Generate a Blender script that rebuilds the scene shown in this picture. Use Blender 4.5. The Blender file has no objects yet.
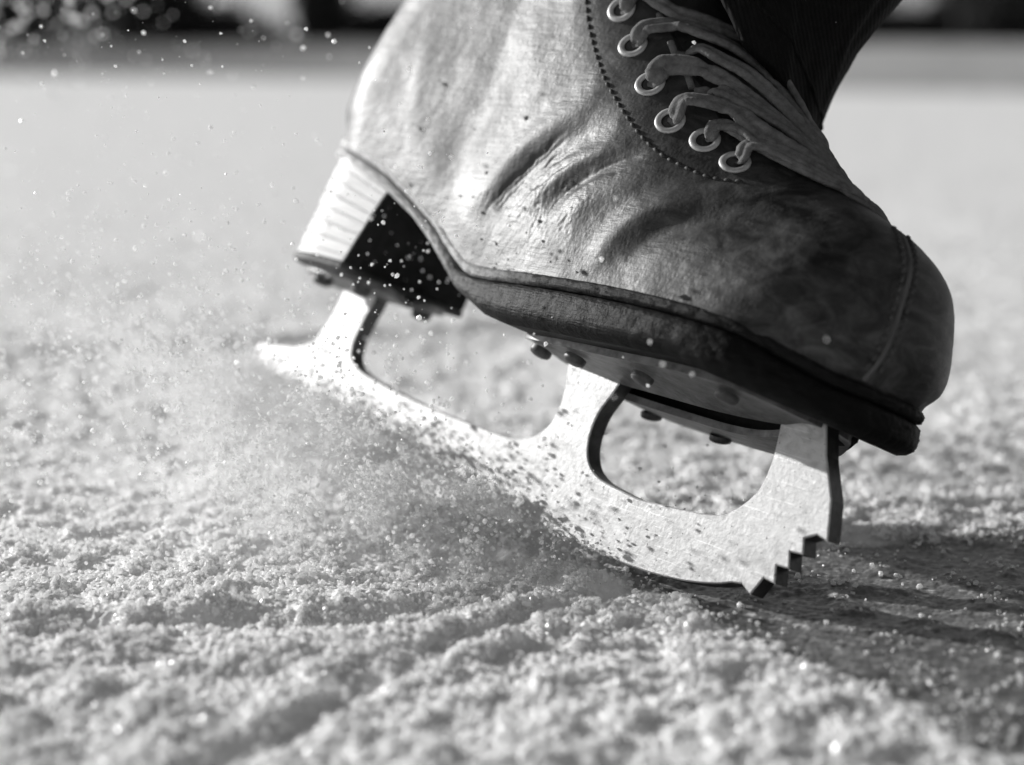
import bpy, math
import numpy as np
from mathutils import Matrix, Vector
from mathutils.bvhtree import BVHTree
rng = np.random.default_rng(7)
scene = bpy.context.scene
COL = scene.collection

# ------------------------------------------------------------------ helpers
def mesh_np(name, V, F, mat=None, parent=None, smooth=True):
    """F: (n,k) int array of equal-length faces, or list of such arrays"""
    V = np.asarray(V, dtype=np.float32)
    Fs = F if isinstance(F, list) else [F]
    Fs = [np.asarray(f, dtype=np.int32) for f in Fs if len(f)]
    me = bpy.data.meshes.new(name)
    me.vertices.add(len(V)); me.vertices.foreach_set('co', V.ravel())
    loops = np.concatenate([f.ravel() for f in Fs])
    sizes = np.concatenate([np.full(len(f), f.shape[1], np.int32) for f in Fs])
    starts = np.concatenate([[0], np.cumsum(sizes)[:-1]]).astype(np.int32)
    me.loops.add(len(loops)); me.loops.foreach_set('vertex_index', loops)
    me.polygons.add(len(sizes)); me.polygons.foreach_set('loop_start', starts)
    me.polygons.foreach_set('loop_total', sizes)
    me.polygons.foreach_set('use_smooth', np.full(len(sizes), smooth))
    me.update(calc_edges=True); me.validate()
    if mat: me.materials.append(mat)
    o = bpy.data.objects.new(name, me); COL.objects.link(o)
    if parent: o.parent = parent
    return o

class MB:
    """collects pieces of ONE mesh"""
    def __init__(s): s.V = []; s.F = {}; s.n = 0
    def add(s, V, *Fs):
        V = np.asarray(V, float)
        for F in Fs:
            F = np.asarray(F, int)
            if len(F): s.F.setdefault(F.shape[1], []).append(F + s.n)
        s.V.append(V); s.n += len(V)
    def build(s, name, mat, parent=None, smooth=True):
        return mesh_np(name, np.vstack(s.V), [np.vstack(v) for v in s.F.values()], mat, parent, smooth)

def grid_faces(nr, nc, wrap=False):
    i = np.arange(nr - 1)[:, None]; j = np.arange(nc if wrap else nc - 1)[None, :]
    a = i * nc + j; b = i * nc + (j + 1) % nc
    return np.stack([a, b, b + nc, a + nc], -1).reshape(-1, 4)

def tag(o, label=None, cat=None, group=None, kind=None):
    for k, v in (('label', label), ('category', cat), ('group', group), ('kind', kind)):
        if v: o[k] = v
    return o

def empty(name, label, cat, group=None):
    o = bpy.data.objects.new(name, None); COL.objects.link(o); o.empty_display_size = .05
    return tag(o, label, cat, group)

def hash01(ix, iy, iz, seed):
    h = (ix.astype(np.int64) * 374761393 + iy.astype(np.int64) * 668265263 + iz.astype(np.int64) * 2147483647 + seed * 1274126177) & 0xffffffff
    h = ((h ^ (h >> 13)) * 1274126177) & 0xffffffff
    h = ((h ^ (h >> 16)) * 2246822519) & 0xffffffff
    return ((h ^ (h >> 15)) & 0xffffff) / float(0xffffff)

def vnoise2(x, y, seed=0):
    xi = np.floor(x); yi = np.floor(y); fx = x - xi; fy = y - yi
    fx = fx * fx * (3 - 2 * fx); fy = fy * fy * (3 - 2 * fy)
    z = np.zeros_like(xi)
    a = hash01(xi, yi, z, seed); b = hash01(xi + 1, yi, z, seed)
    c = hash01(xi, yi + 1, z, seed); d = hash01(xi + 1, yi + 1, z, seed)
    return (a * (1 - fx) + b * fx) * (1 - fy) + (c * (1 - fx) + d * fx) * fy

def fbm2(x, y, seed=0, octv=4, gain=.5):
    s = 0; a = 1; t = 0
    for k in range(octv):
        s = s + a * vnoise2(x * 2 ** k + 17.3 * k, y * 2 ** k - 9.1 * k, seed + k); t += a; a *= gain
    return s / t

def worley2(x, y, seed=0):
    xi = np.floor(x); yi = np.floor(y); best = np.full(x.shape, 9.); z = np.zeros_like(xi)
    for dx in (-1, 0, 1):
        for dy in (-1, 0, 1):
            px = xi + dx + hash01(xi + dx, yi + dy, z, seed); py = yi + dy + hash01(xi + dx, yi + dy, z, seed + 5)
            r = .35 + .65 * hash01(xi + dx, yi + dy, z, seed + 9)
            best = np.minimum(best, np.hypot(px - x, py - y) / r)
    return best

def catmull(P, n):
    P = np.asarray(P, float); k = len(P)
    Q = np.vstack([2 * P[0] - P[1], P, 2 * P[-1] - P[-2]])
    t = np.linspace(0, k - 1 - 1e-9, n); i = t.astype(int); f = (t - i)[:, None]
    p0, p1, p2, p3 = Q[i], Q[i + 1], Q[i + 2], Q[i + 3]
    return .5 * (2 * p1 + (p2 - p0) * f + (2 * p0 - 5 * p1 + 4 * p2 - p3) * f ** 2 + (3 * p1 - p0 - 3 * p2 + p3) * f ** 3)

def tube(mb, P, r, ns=8, up=None, flat=1.0, ends=True, groove=0):
    """sweep; r scalar or array; flat<1 makes a ribbon with 'up' as its thin direction (array or vector)"""
    P = np.asarray(P, float); n = len(P)
    T = np.gradient(P, axis=0); T /= np.linalg.norm(T, axis=1)[:, None] + 1e-12
    if up is None: up = np.array([.13, .2, .97])
    U = np.broadcast_to(np.asarray(up, float), P.shape)
    S = np.cross(T, U); S /= np.linalg.norm(S, axis=1)[:, None] + 1e-12
    N = np.cross(S, T)
    r = np.broadcast_to(np.asarray(r, float), (n,))
    a = np.arange(ns) * 2 * math.pi / ns
    V = P[:, None] + r[:, None, None] * (np.cos(a)[None, :, None] * S[:, None] + flat * (np.sin(a) * (1 - groove * np.exp(-(np.cos(a) / .3) ** 2)))[None, :, None] * N[:, None])
    mb.add(V.reshape(-1, 3), grid_faces(n, ns, True))
    if ends:
        mb.add(V[0], np.arange(ns)[None, ::-1]); mb.add(V[-1], np.arange(ns)[None, :])

# icosphere / octahedron templates
PHI = (1 + 5 ** .5) / 2
ICO_V = np.array([[-1, PHI, 0], [1, PHI, 0], [-1, -PHI, 0], [1, -PHI, 0], [0, -1, PHI], [0, 1, PHI], [0, -1, -PHI], [0, 1, -PHI], [PHI, 0, -1], [PHI, 0, 1], [-PHI, 0, -1], [-PHI, 0, 1]]) / math.hypot(1, PHI)
ICO_F = np.array([[0, 11, 5], [0, 5, 1], [0, 1, 7], [0, 7, 10], [0, 10, 11], [1, 5, 9], [5, 11, 4], [11, 10, 2], [10, 7, 6], [7, 1, 8], [3, 9, 4], [3, 4, 2], [3, 2, 6], [3, 6, 8], [3, 8, 9], [4, 9, 5], [2, 4, 11], [6, 2, 10], [8, 6, 7], [9, 8, 1]])
OCT_V = np.array([[1, 0, 0], [-1, 0, 0], [0, 1, 0], [0, -1, 0], [0, 0, 1], [0, 0, -1.]])
OCT_F = np.array([[0, 2, 4], [2, 1, 4], [1, 3, 4], [3, 0, 4], [2, 0, 5], [1, 2, 5], [3, 1, 5], [0, 3, 5]])

def grains(C, r, jitter=.35, small=False):
    C = np.asarray(C); n = len(C)
    TV, TF = (OCT_V, OCT_F) if small else (ICO_V, ICO_F)
    k = len(TV)
    q = rng.normal(size=(n, 4)); q /= np.linalg.norm(q, axis=1)[:, None]
    w, x, y, z = q.T
    Rm = np.stack([1 - 2 * (y * y + z * z), 2 * (x * y - z * w), 2 * (x * z + y * w), 2 * (x * y + z * w), 1 - 2 * (x * x + z * z), 2 * (y * z - x * w), 2 * (x * z - y * w), 2 * (y * z + x * w), 1 - 2 * (x * x + y * y)], -1).reshape(n, 3, 3)
    sc = r[:, None, None] * (1 + rng.uniform(-jitter, jitter, (n, k, 1)))
    V = np.einsum('nij,kj->nki', Rm, TV) * sc + C[:, None]
    F = TF[None] + (np.arange(n) * k)[:, None, None]
    return V.reshape(-1, 3), F.reshape(-1, 3)

# ------------------------------------------------------------------ materials (all neutral: a black-and-white photograph)
def nt(name):
    m = bpy.data.materials.new(name); m.use_nodes = True
    N = m.node_tree.nodes; L = m.node_tree.links; b = N['Principled BSDF']
    return m, N, L, b
def g(v): return (v, v, v, 1)
def ramp(N, L, src, stops):
    r = N.new('ShaderNodeValToRGB'); e = r.color_ramp.elements
    while len(e) < len(stops): e.new(.5)
    for k, (p, c) in enumerate(stops): e[k].position = p; e[k].color = g(c)
    L.new(src, r.inputs[0]); return r.outputs[0]
def noise(N, L, scale, detail=5, rough=.55, vec=None, dist=0):
    n = N.new('ShaderNodeTexNoise'); n.inputs['Scale'].default_value = scale
    n.inputs['Detail'].default_value = detail; n.inputs['Roughness'].default_value = rough; n.inputs['Distortion'].default_value = dist
    if vec is not None: L.new(vec, n.inputs['Vector'])
    return n.outputs[0]
def objco(N, L, scale=None, rot=None):
    t = N.new('ShaderNodeTexCoord'); o = t.outputs['Object']
    if scale or rot:
        m = N.new('ShaderNodeMapping')
        if scale: m.inputs['Scale'].default_value = scale
        if rot: m.inputs['Rotation'].default_value = rot
        L.new(o, m.inputs['Vector']); o = m.outputs[0]
    return o
def math_(N, L, op, a, b=None, c=None, clamp=False):
    m = N.new('ShaderNodeMath'); m.operation = op; m.use_clamp = clamp
    for k, v in enumerate((a, b, c)):
        if v is None: continue
        if isinstance(v, (int, float)): m.inputs[k].default_value = v
        else: L.new(v, m.inputs[k])
    return m.outputs[0]
def mixv(N, L, f, a, b):
    m = N.new('ShaderNodeMix'); m.data_type = 'FLOAT'
    for k, v in ((0, f), (2, a), (3, b)):
        if isinstance(v, (int, float)): m.inputs[k].default_value = v
        else: L.new(v, m.inputs[k])
    return m.outputs[0]
def bump(N, L, b, h, strength=.4, dist=.001, prev=None):
    n = N.new('ShaderNodeBump'); n.inputs['Strength'].default_value = strength; n.inputs['Distance'].default_value = dist
    L.new(h, n.inputs['Height'])
    if prev is not None: L.new(prev, n.inputs['Normal'])
    L.new(n.outputs[0], b.inputs['Normal']); return n.outputs[0]

def m_snow():
    m, N, L, b = nt('snow')
    v = objco(N, L)
    c = ramp(N, L, noise(N, L, 40, 4, vec=v), [(.3, .84), (.7, .92)])
    # cast shadow painted as a darker, glossier patch right of the toe pick
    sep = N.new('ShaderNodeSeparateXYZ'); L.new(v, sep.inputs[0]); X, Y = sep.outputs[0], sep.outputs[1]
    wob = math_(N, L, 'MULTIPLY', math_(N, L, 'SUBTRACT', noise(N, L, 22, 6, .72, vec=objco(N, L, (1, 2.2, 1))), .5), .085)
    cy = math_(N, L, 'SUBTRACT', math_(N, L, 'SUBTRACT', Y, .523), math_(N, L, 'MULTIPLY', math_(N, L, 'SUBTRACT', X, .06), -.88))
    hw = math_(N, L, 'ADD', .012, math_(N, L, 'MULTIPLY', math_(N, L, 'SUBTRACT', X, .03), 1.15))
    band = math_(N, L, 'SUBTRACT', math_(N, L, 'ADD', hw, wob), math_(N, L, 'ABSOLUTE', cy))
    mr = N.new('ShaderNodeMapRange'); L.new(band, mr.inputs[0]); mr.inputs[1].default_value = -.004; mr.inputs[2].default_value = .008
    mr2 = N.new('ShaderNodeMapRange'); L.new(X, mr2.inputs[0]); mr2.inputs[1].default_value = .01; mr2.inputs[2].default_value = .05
    painted_shadow = math_(N, L, 'MULTIPLY', mr.outputs[0], mr2.outputs[0])
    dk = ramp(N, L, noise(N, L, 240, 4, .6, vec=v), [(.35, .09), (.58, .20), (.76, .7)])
    L.new(mixv(N, L, painted_shadow, c, dk), b.inputs['Base Color'])
    L.new(mixv(N, L, painted_shadow, .55, .28), b.inputs['Roughness'])
    b.inputs['Specular IOR Level'].default_value = .35
    bump(N, L, b, noise(N, L, 1400, 3, .6, vec=v), .35, .0004)
    return m
def m_leather():
    m, N, L, b = nt('worn_leather')
    v = objco(N, L)
    sep = N.new('ShaderNodeSeparateXYZ'); L.new(v, sep.inputs[0]); X = sep.outputs[0]
    # the toe box is scuffed and stained darker, the base pales towards the heel
    big = noise(N, L, 22, 4, .6, vec=v)
    xt = math_(N, L, 'ADD', X, math_(N, L, 'MULTIPLY', math_(N, L, 'SUBTRACT', big, .5), .09))
    base = ramp(N, L, xt, [(.03, .13), (.075, .050), (.14, .050), (.215, .036)])
    bl = noise(N, L, 95, 6, .7, vec=objco(N, L, (1, .6, 1.3), (0, .5, 0)), dist=1.2)
    blot = ramp(N, L, bl, [(.38, .28), (.5, .95), (.64, 2.0)])
    toe = N.new('ShaderNodeMapRange'); toe.inputs[1].default_value = .15; toe.inputs[2].default_value = .23
    toe.inputs[3].default_value = .25; toe.inputs[4].default_value = 1; L.new(X, toe.inputs[0])
    mul = mixv(N, L, toe.outputs[0], 1.0, blot)
    # thin pale scratches
    sc = noise(N, L, 1, 5, .75, vec=objco(N, L, (60, 60, 700), (0, .55, 0)), dist=.4)
    scr = ramp(N, L, sc, [(.62, 0), (.68, .35)])
    fin = noise(N, L, 260, 5, .7, vec=v)
    f2 = ramp(N, L, fin, [(.3, .8), (.7, 1.15)])
    col = math_(N, L, 'MULTIPLY', math_(N, L, 'MULTIPLY', base, mul), f2)
    col = math_(N, L, 'MULTIPLY', col, math_(N, L, 'ADD', 1.0, scr))
    # little dark nicks
    nk = noise(N, L, 420, 2, .5, vec=objco(N, L, (1, 1, .45), (0, .6, 0)))
    col = math_(N, L, 'MULTIPLY', col, ramp(N, L, nk, [(.24, .35), (.3, 1)]))
    L.new(col, b.inputs['Base Color'])
    L.new(ramp(N, L, noise(N, L, 60, 5, .6, vec=v), [(.3, .41), (.7, .54)]), b.inputs['Roughness'])
    b.inputs['Specular IOR Level'].default_value = .36
    h1 = noise(N, L, 900, 4, .6, vec=v)
    vo = N.new('ShaderNodeTexVoronoi'); vo.feature = 'DISTANCE_TO_EDGE'; vo.inputs['Scale'].default_value = 620; L.new(objco(N, L, (1, 1, .7), (0, .7, 0)), vo.inputs['Vector'])
    n1 = bump(N, L, b, vo.outputs[0], .16, .0005)
    n2 = bump(N, L, b, h1, .3, .0003, n1)
    bump(N, L, b, sc, .35, .0006, n2)
    return m
def m_simple(name, col, rough=.5, var=.25, sc=150, bs=.3, bd=.0005, bsc=600, metal=0, spec=.5, stretch=None):
    m, N, L, b = nt(name); v = objco(N, L, stretch)
    L.new(ramp(N, L, noise(N, L, sc, 5, .65, vec=v), [(.3, col * (1 - var)), (.7, min(1, col * (1 + var)))]), b.inputs['Base Color'])
    b.inputs['Roughness'].default_value = rough; b.inputs['Metallic'].default_value = metal
    b.inputs['Specular IOR Level'].default_value = spec
    bump(N, L, b, noise(N, L, bsc, 4, .6, vec=v), bs, bd)
    return m
def m_blade():
    m, N, L, b = nt('frosted_blade_steel'); v = objco(N, L)
    c = ramp(N, L, noise(N, L, 120, 6, .7, vec=objco(N, L, (1, 1, 2), (0, .6, 0)), dist=1), [(.3, .38), (.5, .56), (.7, .66)])
    pits = ramp(N, L, noise(N, L, 900, 2, .5, vec=v), [(.27, .12), (.33, 1)])
    st = ramp(N, L, noise(N, L, 1, 4, .7, vec=objco(N, L, (90, 90, 900), (0, .45, 0)), dist=.6), [(.3, .98), (.42, 1)])
    sc2 = ramp(N, L, noise(N, L, 1, 3, .6, vec=objco(N, L, (40, 40, 1500), (0, -.9, 0)), dist=.3), [(.60, 1), (.66, 1.35)])
    col = math_(N, L, 'MULTIPLY', math_(N, L, 'MULTIPLY', math_(N, L, 'MULTIPLY', c, pits), st), sc2)
    L.new(col, b.inputs['Base Color']); b.inputs['Roughness'].default_value = .45; b.inputs['Metallic'].default_value = .15
    bump(N, L, b, noise(N, L, 500, 5, .7, vec=v), .35, .0005)
    return m
def m_cloth(name, col, sc=900):
    m, N, L, b = nt(name); v = objco(N, L)
    w = N.new('ShaderNodeTexWave'); w.inputs['Scale'].default_value = sc; w.inputs['Distortion'].default_value = 2; w.wave_type = 'BANDS'; w.bands_direction = 'DIAGONAL'
    L.new(v, w.inputs['Vector'])
    L.new(ramp(N, L, noise(N, L, 300, 5, .7, vec=v), [(.3, col * .6), (.7, col * 1.5)]), b.inputs['Base Color'])
    b.inputs['Roughness'].default_value = .9; b.inputs['Specular IOR Level'].default_value = .15
    n1 = bump(N, L, b, w.outputs[1], .5, .0005)
    bump(N, L, b, noise(N, L, 700, 4, .7, vec=v), .4, .0008, n1)
    return m
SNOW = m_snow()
def m_flake():
    m, N, L, b = nt('airborne_ice'); out = N['Material Output']
    d = N.new('ShaderNodeBsdfDiffuse'); d.inputs[0].default_value = g(.98)
    t = N.new('ShaderNodeBsdfTranslucent'); t.inputs[0].default_value = g(.99)
    mx = N.new('ShaderNodeMixShader'); mx.inputs[0].default_value = .55
    L.new(d.outputs[0], mx.inputs[1]); L.new(t.outputs[0], mx.inputs[2])
    gl = N.new('ShaderNodeBsdfGlossy'); gl.inputs['Roughness'].default_value = .22
    m2 = N.new('ShaderNodeMixShader'); m2.inputs[0].default_value = .025
    L.new(mx.outputs[0], m2.inputs[1]); L.new(gl.outputs[0], m2.inputs[2]); L.new(m2.outputs[0], out.inputs[0])
    N.remove(b); return m
FLAKE = m_flake()
LEATHER = m_leather()
def m_edge(name, stops, rough, sc, bsc):
    m, N, L, b = nt(name); v = objco(N, L)
    sep = N.new('ShaderNodeSeparateXYZ'); L.new(v, sep.inputs[0])
    x = math_(N, L, 'ADD', sep.outputs[0], math_(N, L, 'MULTIPLY', math_(N, L, 'SUBTRACT', noise(N, L, 60, 4, .6, vec=v), .5), .05))
    var = ramp(N, L, noise(N, L, 1, 5, .7, vec=objco(N, L, (sc, sc, sc * 4)), dist=.3), [(.3, .55), (.7, 1.35)])
    L.new(math_(N, L, 'MULTIPLY', ramp(N, L, x, stops), var), b.inputs['Base Color'])
    b.inputs['Roughness'].default_value = rough; b.inputs['Specular IOR Level'].default_value = .10
    n1 = bump(N, L, b, noise(N, L, bsc, 4, .7, vec=v), .6, .0008)
    bump(N, L, b, noise(N, L, 1, 3, .6, vec=objco(N, L, (120, 120, 1600))), .5, .0006, n1)
    return m
SOLE = m_edge('sole_edge', [(.02, .55), (.10, .34), (.115, .07), (.135, .006)], .55, 160, 420)  # pale heel end mixes worn edge with sunlight put into the colour
WELT = m_edge('worn_lit_welt', [(.02, .6), (.11, .42), (.14, .15), (.165, .012)], .6, 260, 520)  # wear plus painted lighting, pale at the heel to black at the toe
RUB = m_simple('heel_rubber', .05, .7, .5, 200, .5, .0006, 500)
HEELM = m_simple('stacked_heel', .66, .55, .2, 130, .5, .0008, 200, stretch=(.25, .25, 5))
UNDER = m_simple('underside_shade_black', .016, .8, .4, 200, .3, .0005, 600, spec=.1)  # shade of the heel front and the sole slot painted black
BLADE = m_blade()
RIM = m_simple('shaded_steel_edge', .05, .35, .5, 300, .3, .0004, 500, metal=.3)  # blade's front and inner faces, their shade put into the colour
PLATE = m_simple('plate_steel', .13, .45, .5, 180, .5, .0006, 400, metal=.35)
RIVET = m_simple('rivet_steel', .07, .5, .4, 500, .3, .0003, 900, metal=.4)
EYE = m_simple('eyelet_metal', .45, .4, .2, 400, .15, .0002, 900, metal=.2)
HOLE = m_simple('eyelet_hole', .01, .9, .2)
LACE = m_cloth('lace_cotton', .17, 1100)
THREAD = m_simple('stitch_thread', .03, .7, .3, 900)
SEAMT = m_simple('cap_thread', .06, .7, .3, 900)
TONGUE = m_simple('tongue_leather', .09, .6, .4, 90, .4, .0008, 300)
TROUS = m_cloth('dark_corduroy', .006, 260)

SUN_DIR = np.array([-.82, .52, .33]); SUN_DIR = SUN_DIR / np.linalg.norm(SUN_DIR)      # towards the sun
# ------------------------------------------------------------------ camera and the pose of the skate
F_PX = 1844.1; PITCH = math.atan((382.5 - 62) / F_PX); CAM_H = .1500
cam_d = bpy.data.cameras.new('camera'); cam = bpy.data.objects.new('camera', cam_d); COL.objects.link(cam); scene.camera = cam
cam.location = (0, 0, CAM_H); cam.rotation_euler = (math.pi / 2 - PITCH, 0, 0)
cam_d.sensor_width = 36; cam_d.lens = F_PX / 1024 * 36; cam_d.clip_start = .02; cam_d.clip_end = 2000
cam_d.dof.use_dof = True; cam_d.dof.focus_distance = .545; cam_d.dof.aperture_fstop = 6.3; cam_d.dof.aperture_blades = 0

cp, sp_ = math.cos(PITCH), math.sin(PITCH)
CW = np.array([[1, 0, 0], [0, -sp_, cp], [0, -cp, -sp_]])      # camera (right, down, forward) -> world
rv = np.array([-.1724004, .8039914, .2994597]); tv = np.array([.01722883, -.01600970, .60010583])
an = np.linalg.norm(rv); k_ = rv / an; K = np.array([[0, -k_[2], k_[1]], [k_[2], 0, -k_[0]], [-k_[1], k_[0], 0]])
RM = np.eye(3) + math.sin(an) * K + (1 - math.cos(an)) * K @ K
M3 = CW @ (RM @ np.array([[1, 0, 0], [0, 0, -1], [0, 1, 0.]]))
ORG = CW @ (tv - RM @ np.array([[1, 0, 0], [0, 0, -1], [0, 1, 0.]]) @ np.array([.14, 0, .06])) + np.array([0, 0, CAM_H])
POSE = Matrix([[*M3[i], ORG[i]] for i in range(3)] + [[0, 0, 0, 1]])
def l2w(P): return np.asarray(P) @ M3.T + ORG

skate = empty('ice_skate', 'worn pale leather figure skate with stacked heel, toe down on its snow-crusted blade', 'ice skate')
skate.matrix_world = POSE

# ------------------------------------------------------------------ boot upper: y = +-w(x, z) over the side profile
BORDER = catmull([(.2690, .0640), (.2738, .0690), (.2757, .078), (.2738, .0895), (.2695, .1015), (.2600, .1092), (.2480, .1145), (.2350, .1195), (.2215, .1265), (.2085, .1365), (.195, .1470), (.182, .157), (.169, .1690), (.158, .183), (.149, .20), (.141, .22), (.137, .245), (.137, .30), (.145, .36)], 400)
HEELB = catmull([(.0110, .1050), (.0085, .1130), (.0080, .1235), (.0095, .1350), (.0140, .149), (.0205, .166), (.0260, .184), (.028, .21), (.027, .25), (.024, .30)], 200)
SOLEX = np.array([.005, .03, .059, .09, .11, .125, .16, .20, .24, .256, .265, .2690])
SOLEZ = np.array([.1065, .1035, .0965, .084, .0735, .069, .0695, .0705, .0700, .0672, .0650, .0645])
def sole_top(x): 
    q = catmull(np.c_[SOLEX, SOLEZ], 300); return np.interp(x, q[:, 0], q[:, 1])
def dist_poly(x, z, poly):
    P = np.c_[x.ravel(), z.ravel()]; out = np.empty(len(P))
    A = poly[:-1]; D = poly[1:] - A; DD = (D ** 2).sum(1)
    for s in range(0, len(P), 8000):
        p = P[s:s + 8000, None] - A[None]
        t = np.clip((p * D[None]).sum(-1) / DD, 0, 1)
        out[s:s + 8000] = np.sqrt(((p - t[..., None] * D[None]) ** 2).sum(-1)).min(1)
    return out.reshape(x.shape)
def rnd(t, e=2.0): return (1 - (1 - np.clip(t, 0, 1)) ** e) ** (1 / e)
def width(x, z):
    ws = np.interp(x, [0, .03, .06, .10, .13, .17, .21, .25, .29], [.028, .029, .029, .0295, .033, .0405, .0435, .0425, .040])
    ztop = sole_top(np.clip(x, .005, .2689)); hh = z - ztop
    # calf and ankle: widest a little above the seat, waist in above the ball
    up = np.interp(hh, [0, .012, .04, .09, .14, .25], [0, .0018, .0022, .0005, .0035, .011])
    fore = np.clip((x - .13) / .08, 0, 1)
    slope = -np.clip(hh, 0, .1) * (.10 + .12 * fore)
    W = ws + up * (1 - .3 * fore) + slope * fore
    Rt = np.interp(x, [.10, .16, .20, .25, .28], [.040, .042, .042, .038, .036])
    return W * rnd(dist_poly(x, z, BORDER) / Rt, 2.15) * rnd(dist_poly(x, z, HEELB) / .030, 2.1)

NR, NV = 860, 270
def boot_grid():
    # B: end on the sole line / up the heel back; T: end on the border
    xs = .0110 + (.2580) * (1 - np.cos(np.linspace(math.pi, 0, 400))) / 2
    B = np.vstack([np.c_[xs, sole_top(xs)], HEELB[1:]])
    L = np.r_[0, np.cumsum(np.hypot(*np.diff(B, axis=0).T))]
    LB = np.r_[0, np.cumsum(np.hypot(*np.diff(BORDER, axis=0).T))]
    # matching marks (arc length on B -> arc length on BORDER)
    def nb(p, C, LL): return LL[np.argmin(((C - p) ** 2).sum(1))]
    pairs = [((.2690, .0640), (.2690, .0640)), ((.264, .0655), (.2715, .094)), ((.250, .068), (.255, .109)), ((.22, .0705), (.2215, .1265)), ((.165, .0695), (.175, .163)), ((.125, .069), (.152, .188)), ((.085, .087), (.1395, .228)), ((.05, .100), (.137, .25)), ((.0110, .1050), (.137, .275)), ((.0095, .135), (.138, .305)), ((.024, .30), (.145, .36))]
    a = np.array([nb(np.array(p), B, L) for p, _ in pairs]); b = np.array([nb(np.array(q), BORDER, LB) for _, q in pairs])
    s = np.linspace(0, L[-1], NR)
    s[1:4] = s[3] * np.array([.08, .3, .62]) 
    Bs = np.c_[np.interp(s, L, B[:, 0]), np.interp(s, L, B[:, 1])]
    sb = np.interp(s, a, b); Ts = np.c_[np.interp(sb, LB, BORDER[:, 0]), np.interp(sb, LB, BORDER[:, 1])]
    iB = nb(np.array((.0110, .1050)), B, L)
    t = np.linspace(0, 1, NV)
    vt = 1 - (1 - t) ** 1.9; vb = (1 - np.cos(math.pi * t)) / 2
    k = np.clip((s - iB + .03) / .03, 0, 1)[:, None]
    v = vt[None] * (1 - k) + vb[None] * k
    P = Bs[:, None] * (1 - v[..., None]) + Ts[:, None] * v[..., None]
    return P[..., 0], P[..., 1]
GX, GZ = boot_grid()
GY = width(GX, GZ)
for _ in range(14):                                             # relax the crease lines of the distance field
    G2 = GY.copy()
    G2[1:-1, 1:-1] = .5 * GY[1:-1, 1:-1] + .125 * (GY[:-2, 1:-1] + GY[2:, 1:-1] + GY[1:-1, :-2] + GY[1:-1, 2:])
    G2[1:-1, 0] = .5 * GY[1:-1, 0] + .25 * (GY[:-2, 0] + GY[2:, 0])
    GY = G2
def normals(V):
    a = np.gradient(V, axis=0); b = np.gradient(V, axis=1); n = np.cross(a, b)
    n /= np.linalg.norm(n, axis=-1)[..., None] + 1e-12; return n
def seg_fold(x, z, pts, w, amp, side=0):
    """rounded ridge (amp>0) or crease (amp<0) along a polyline in the side view, fading at its ends"""
    if w < .001:
        x = x + .0014 * (fbm2(x * 210, z * 210, 81, 2) - .5) * 2; z = z + .0014 * (fbm2(x * 210 + 40, z * 210, 82, 2) - .5) * 2
        amp = amp * .8
    P = catmull(pts, 40); A = P[:-1]; D = P[1:] - A; DD = (D ** 2).sum(1)
    p = np.stack([x, z], -1)[..., None, :] - A
    t = np.clip((p * D).sum(-1) / DD, 0, 1); d = np.sqrt(((p - t[..., None] * D) ** 2).sum(-1))
    i = d.argmin(-1); dm = d.min(-1); u = (i + np.take_along_axis(t, i[..., None], -1)[..., 0]) / len(A)
    return amp * np.exp(-(dm / w) ** 2) * np.sin(np.clip(u, 0.02, .98) * math.pi) ** .6
FOLDS = []   # filled below
FOLDS = [
    ([(.112, .086), (.118, .094), (.129, .108), (.140, .1165), (.152, .127), (.160, .140)], .0062, .0015),
    ([(.127, .088), (.132, .0975), (.141, .107), (.154, .1145), (.172, .121)], .0055, -.0013),
    ([(.140, .090), (.150, .100), (.162, .108), (.175, .113)], .0040, .0009),
    ([(.153, .090), (.158, .0985), (.170, .1075), (.186, .1150)], .0032, -.0015),
    ([(.160, .084), (.172, .096), (.190, .106)], .0055, .0010),
    ([(.184, .0775), (.189, .088), (.198, .0965), (.213, .1040), (.228, .107)], .0048, .0019),
    ([(.195, .080), (.203, .0895), (.213, .0955), (.228, .0985), (.242, .1000)], .0045, -.0017),
    ([(.096, .122), (.094, .107), (.099, .092)], .0075, -.0006),
    ([(.060, .150), (.062, .130), (.070, .112)], .0050, .0004),
    ([(.075, .158), (.080, .130), (.086, .106)], .0060, -.0003),
    ([(.100, .160), (.118, .140), (.128, .122)], .0100, .0006),
]
for k in range(7):                                              # tight parallel creases at the flex point
    FOLDS.append(([(.1235 + .0021 * k, .0885 + .0006 * (k % 2)), (.1295 + .0021 * k, .0985 - .0004 * k), (.1395 + .0018 * k, .1085 - .0010 * k), (.148 + .0022 * k, .1165 - .0012 * k)][: 4 - (k % 3 == 2)], .0009, -.0008))
for k in range(3):
    FOLDS.append(([(.1550 + .0018 * k, .0905), (.1600 + .0018 * k, .0990), (.171, .1070 - .0014 * k), (.186, .1140 - .0018 * k)], .0009, -.0007))
for k in range(4):
    FOLDS.append(([(.1300 + .001 * k, .0905 - .003 * k), (.1400, .0925 - .0034 * k), (.150 - .001 * k, .0920 - .003 * k)], .0008, -.0002))
V = np.stack([GX, -GY, GZ], -1)
Nn = normals(V); Nn *= np.sign((Nn * np.array([0, -1, 0])).sum(-1))[..., None] + (np.abs(Nn[..., 1]) < 1e-9)[..., None] * 0
disp = .0003 * (fbm2(GX * 45, GZ * 45, 3, 3) - .5) * 2
for f in FOLDS: disp = disp + seg_fold(GX, GZ, *f)
fine = np.exp(-(((GX - .150) / .026) ** 2 + ((GZ - .090) / .012) ** 2))       # crumpled skin above the waist
fine = fine * np.clip(fbm2(GX * 120, GZ * 120, 66, 2) * 2.2 - .5, 0, 1)
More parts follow.
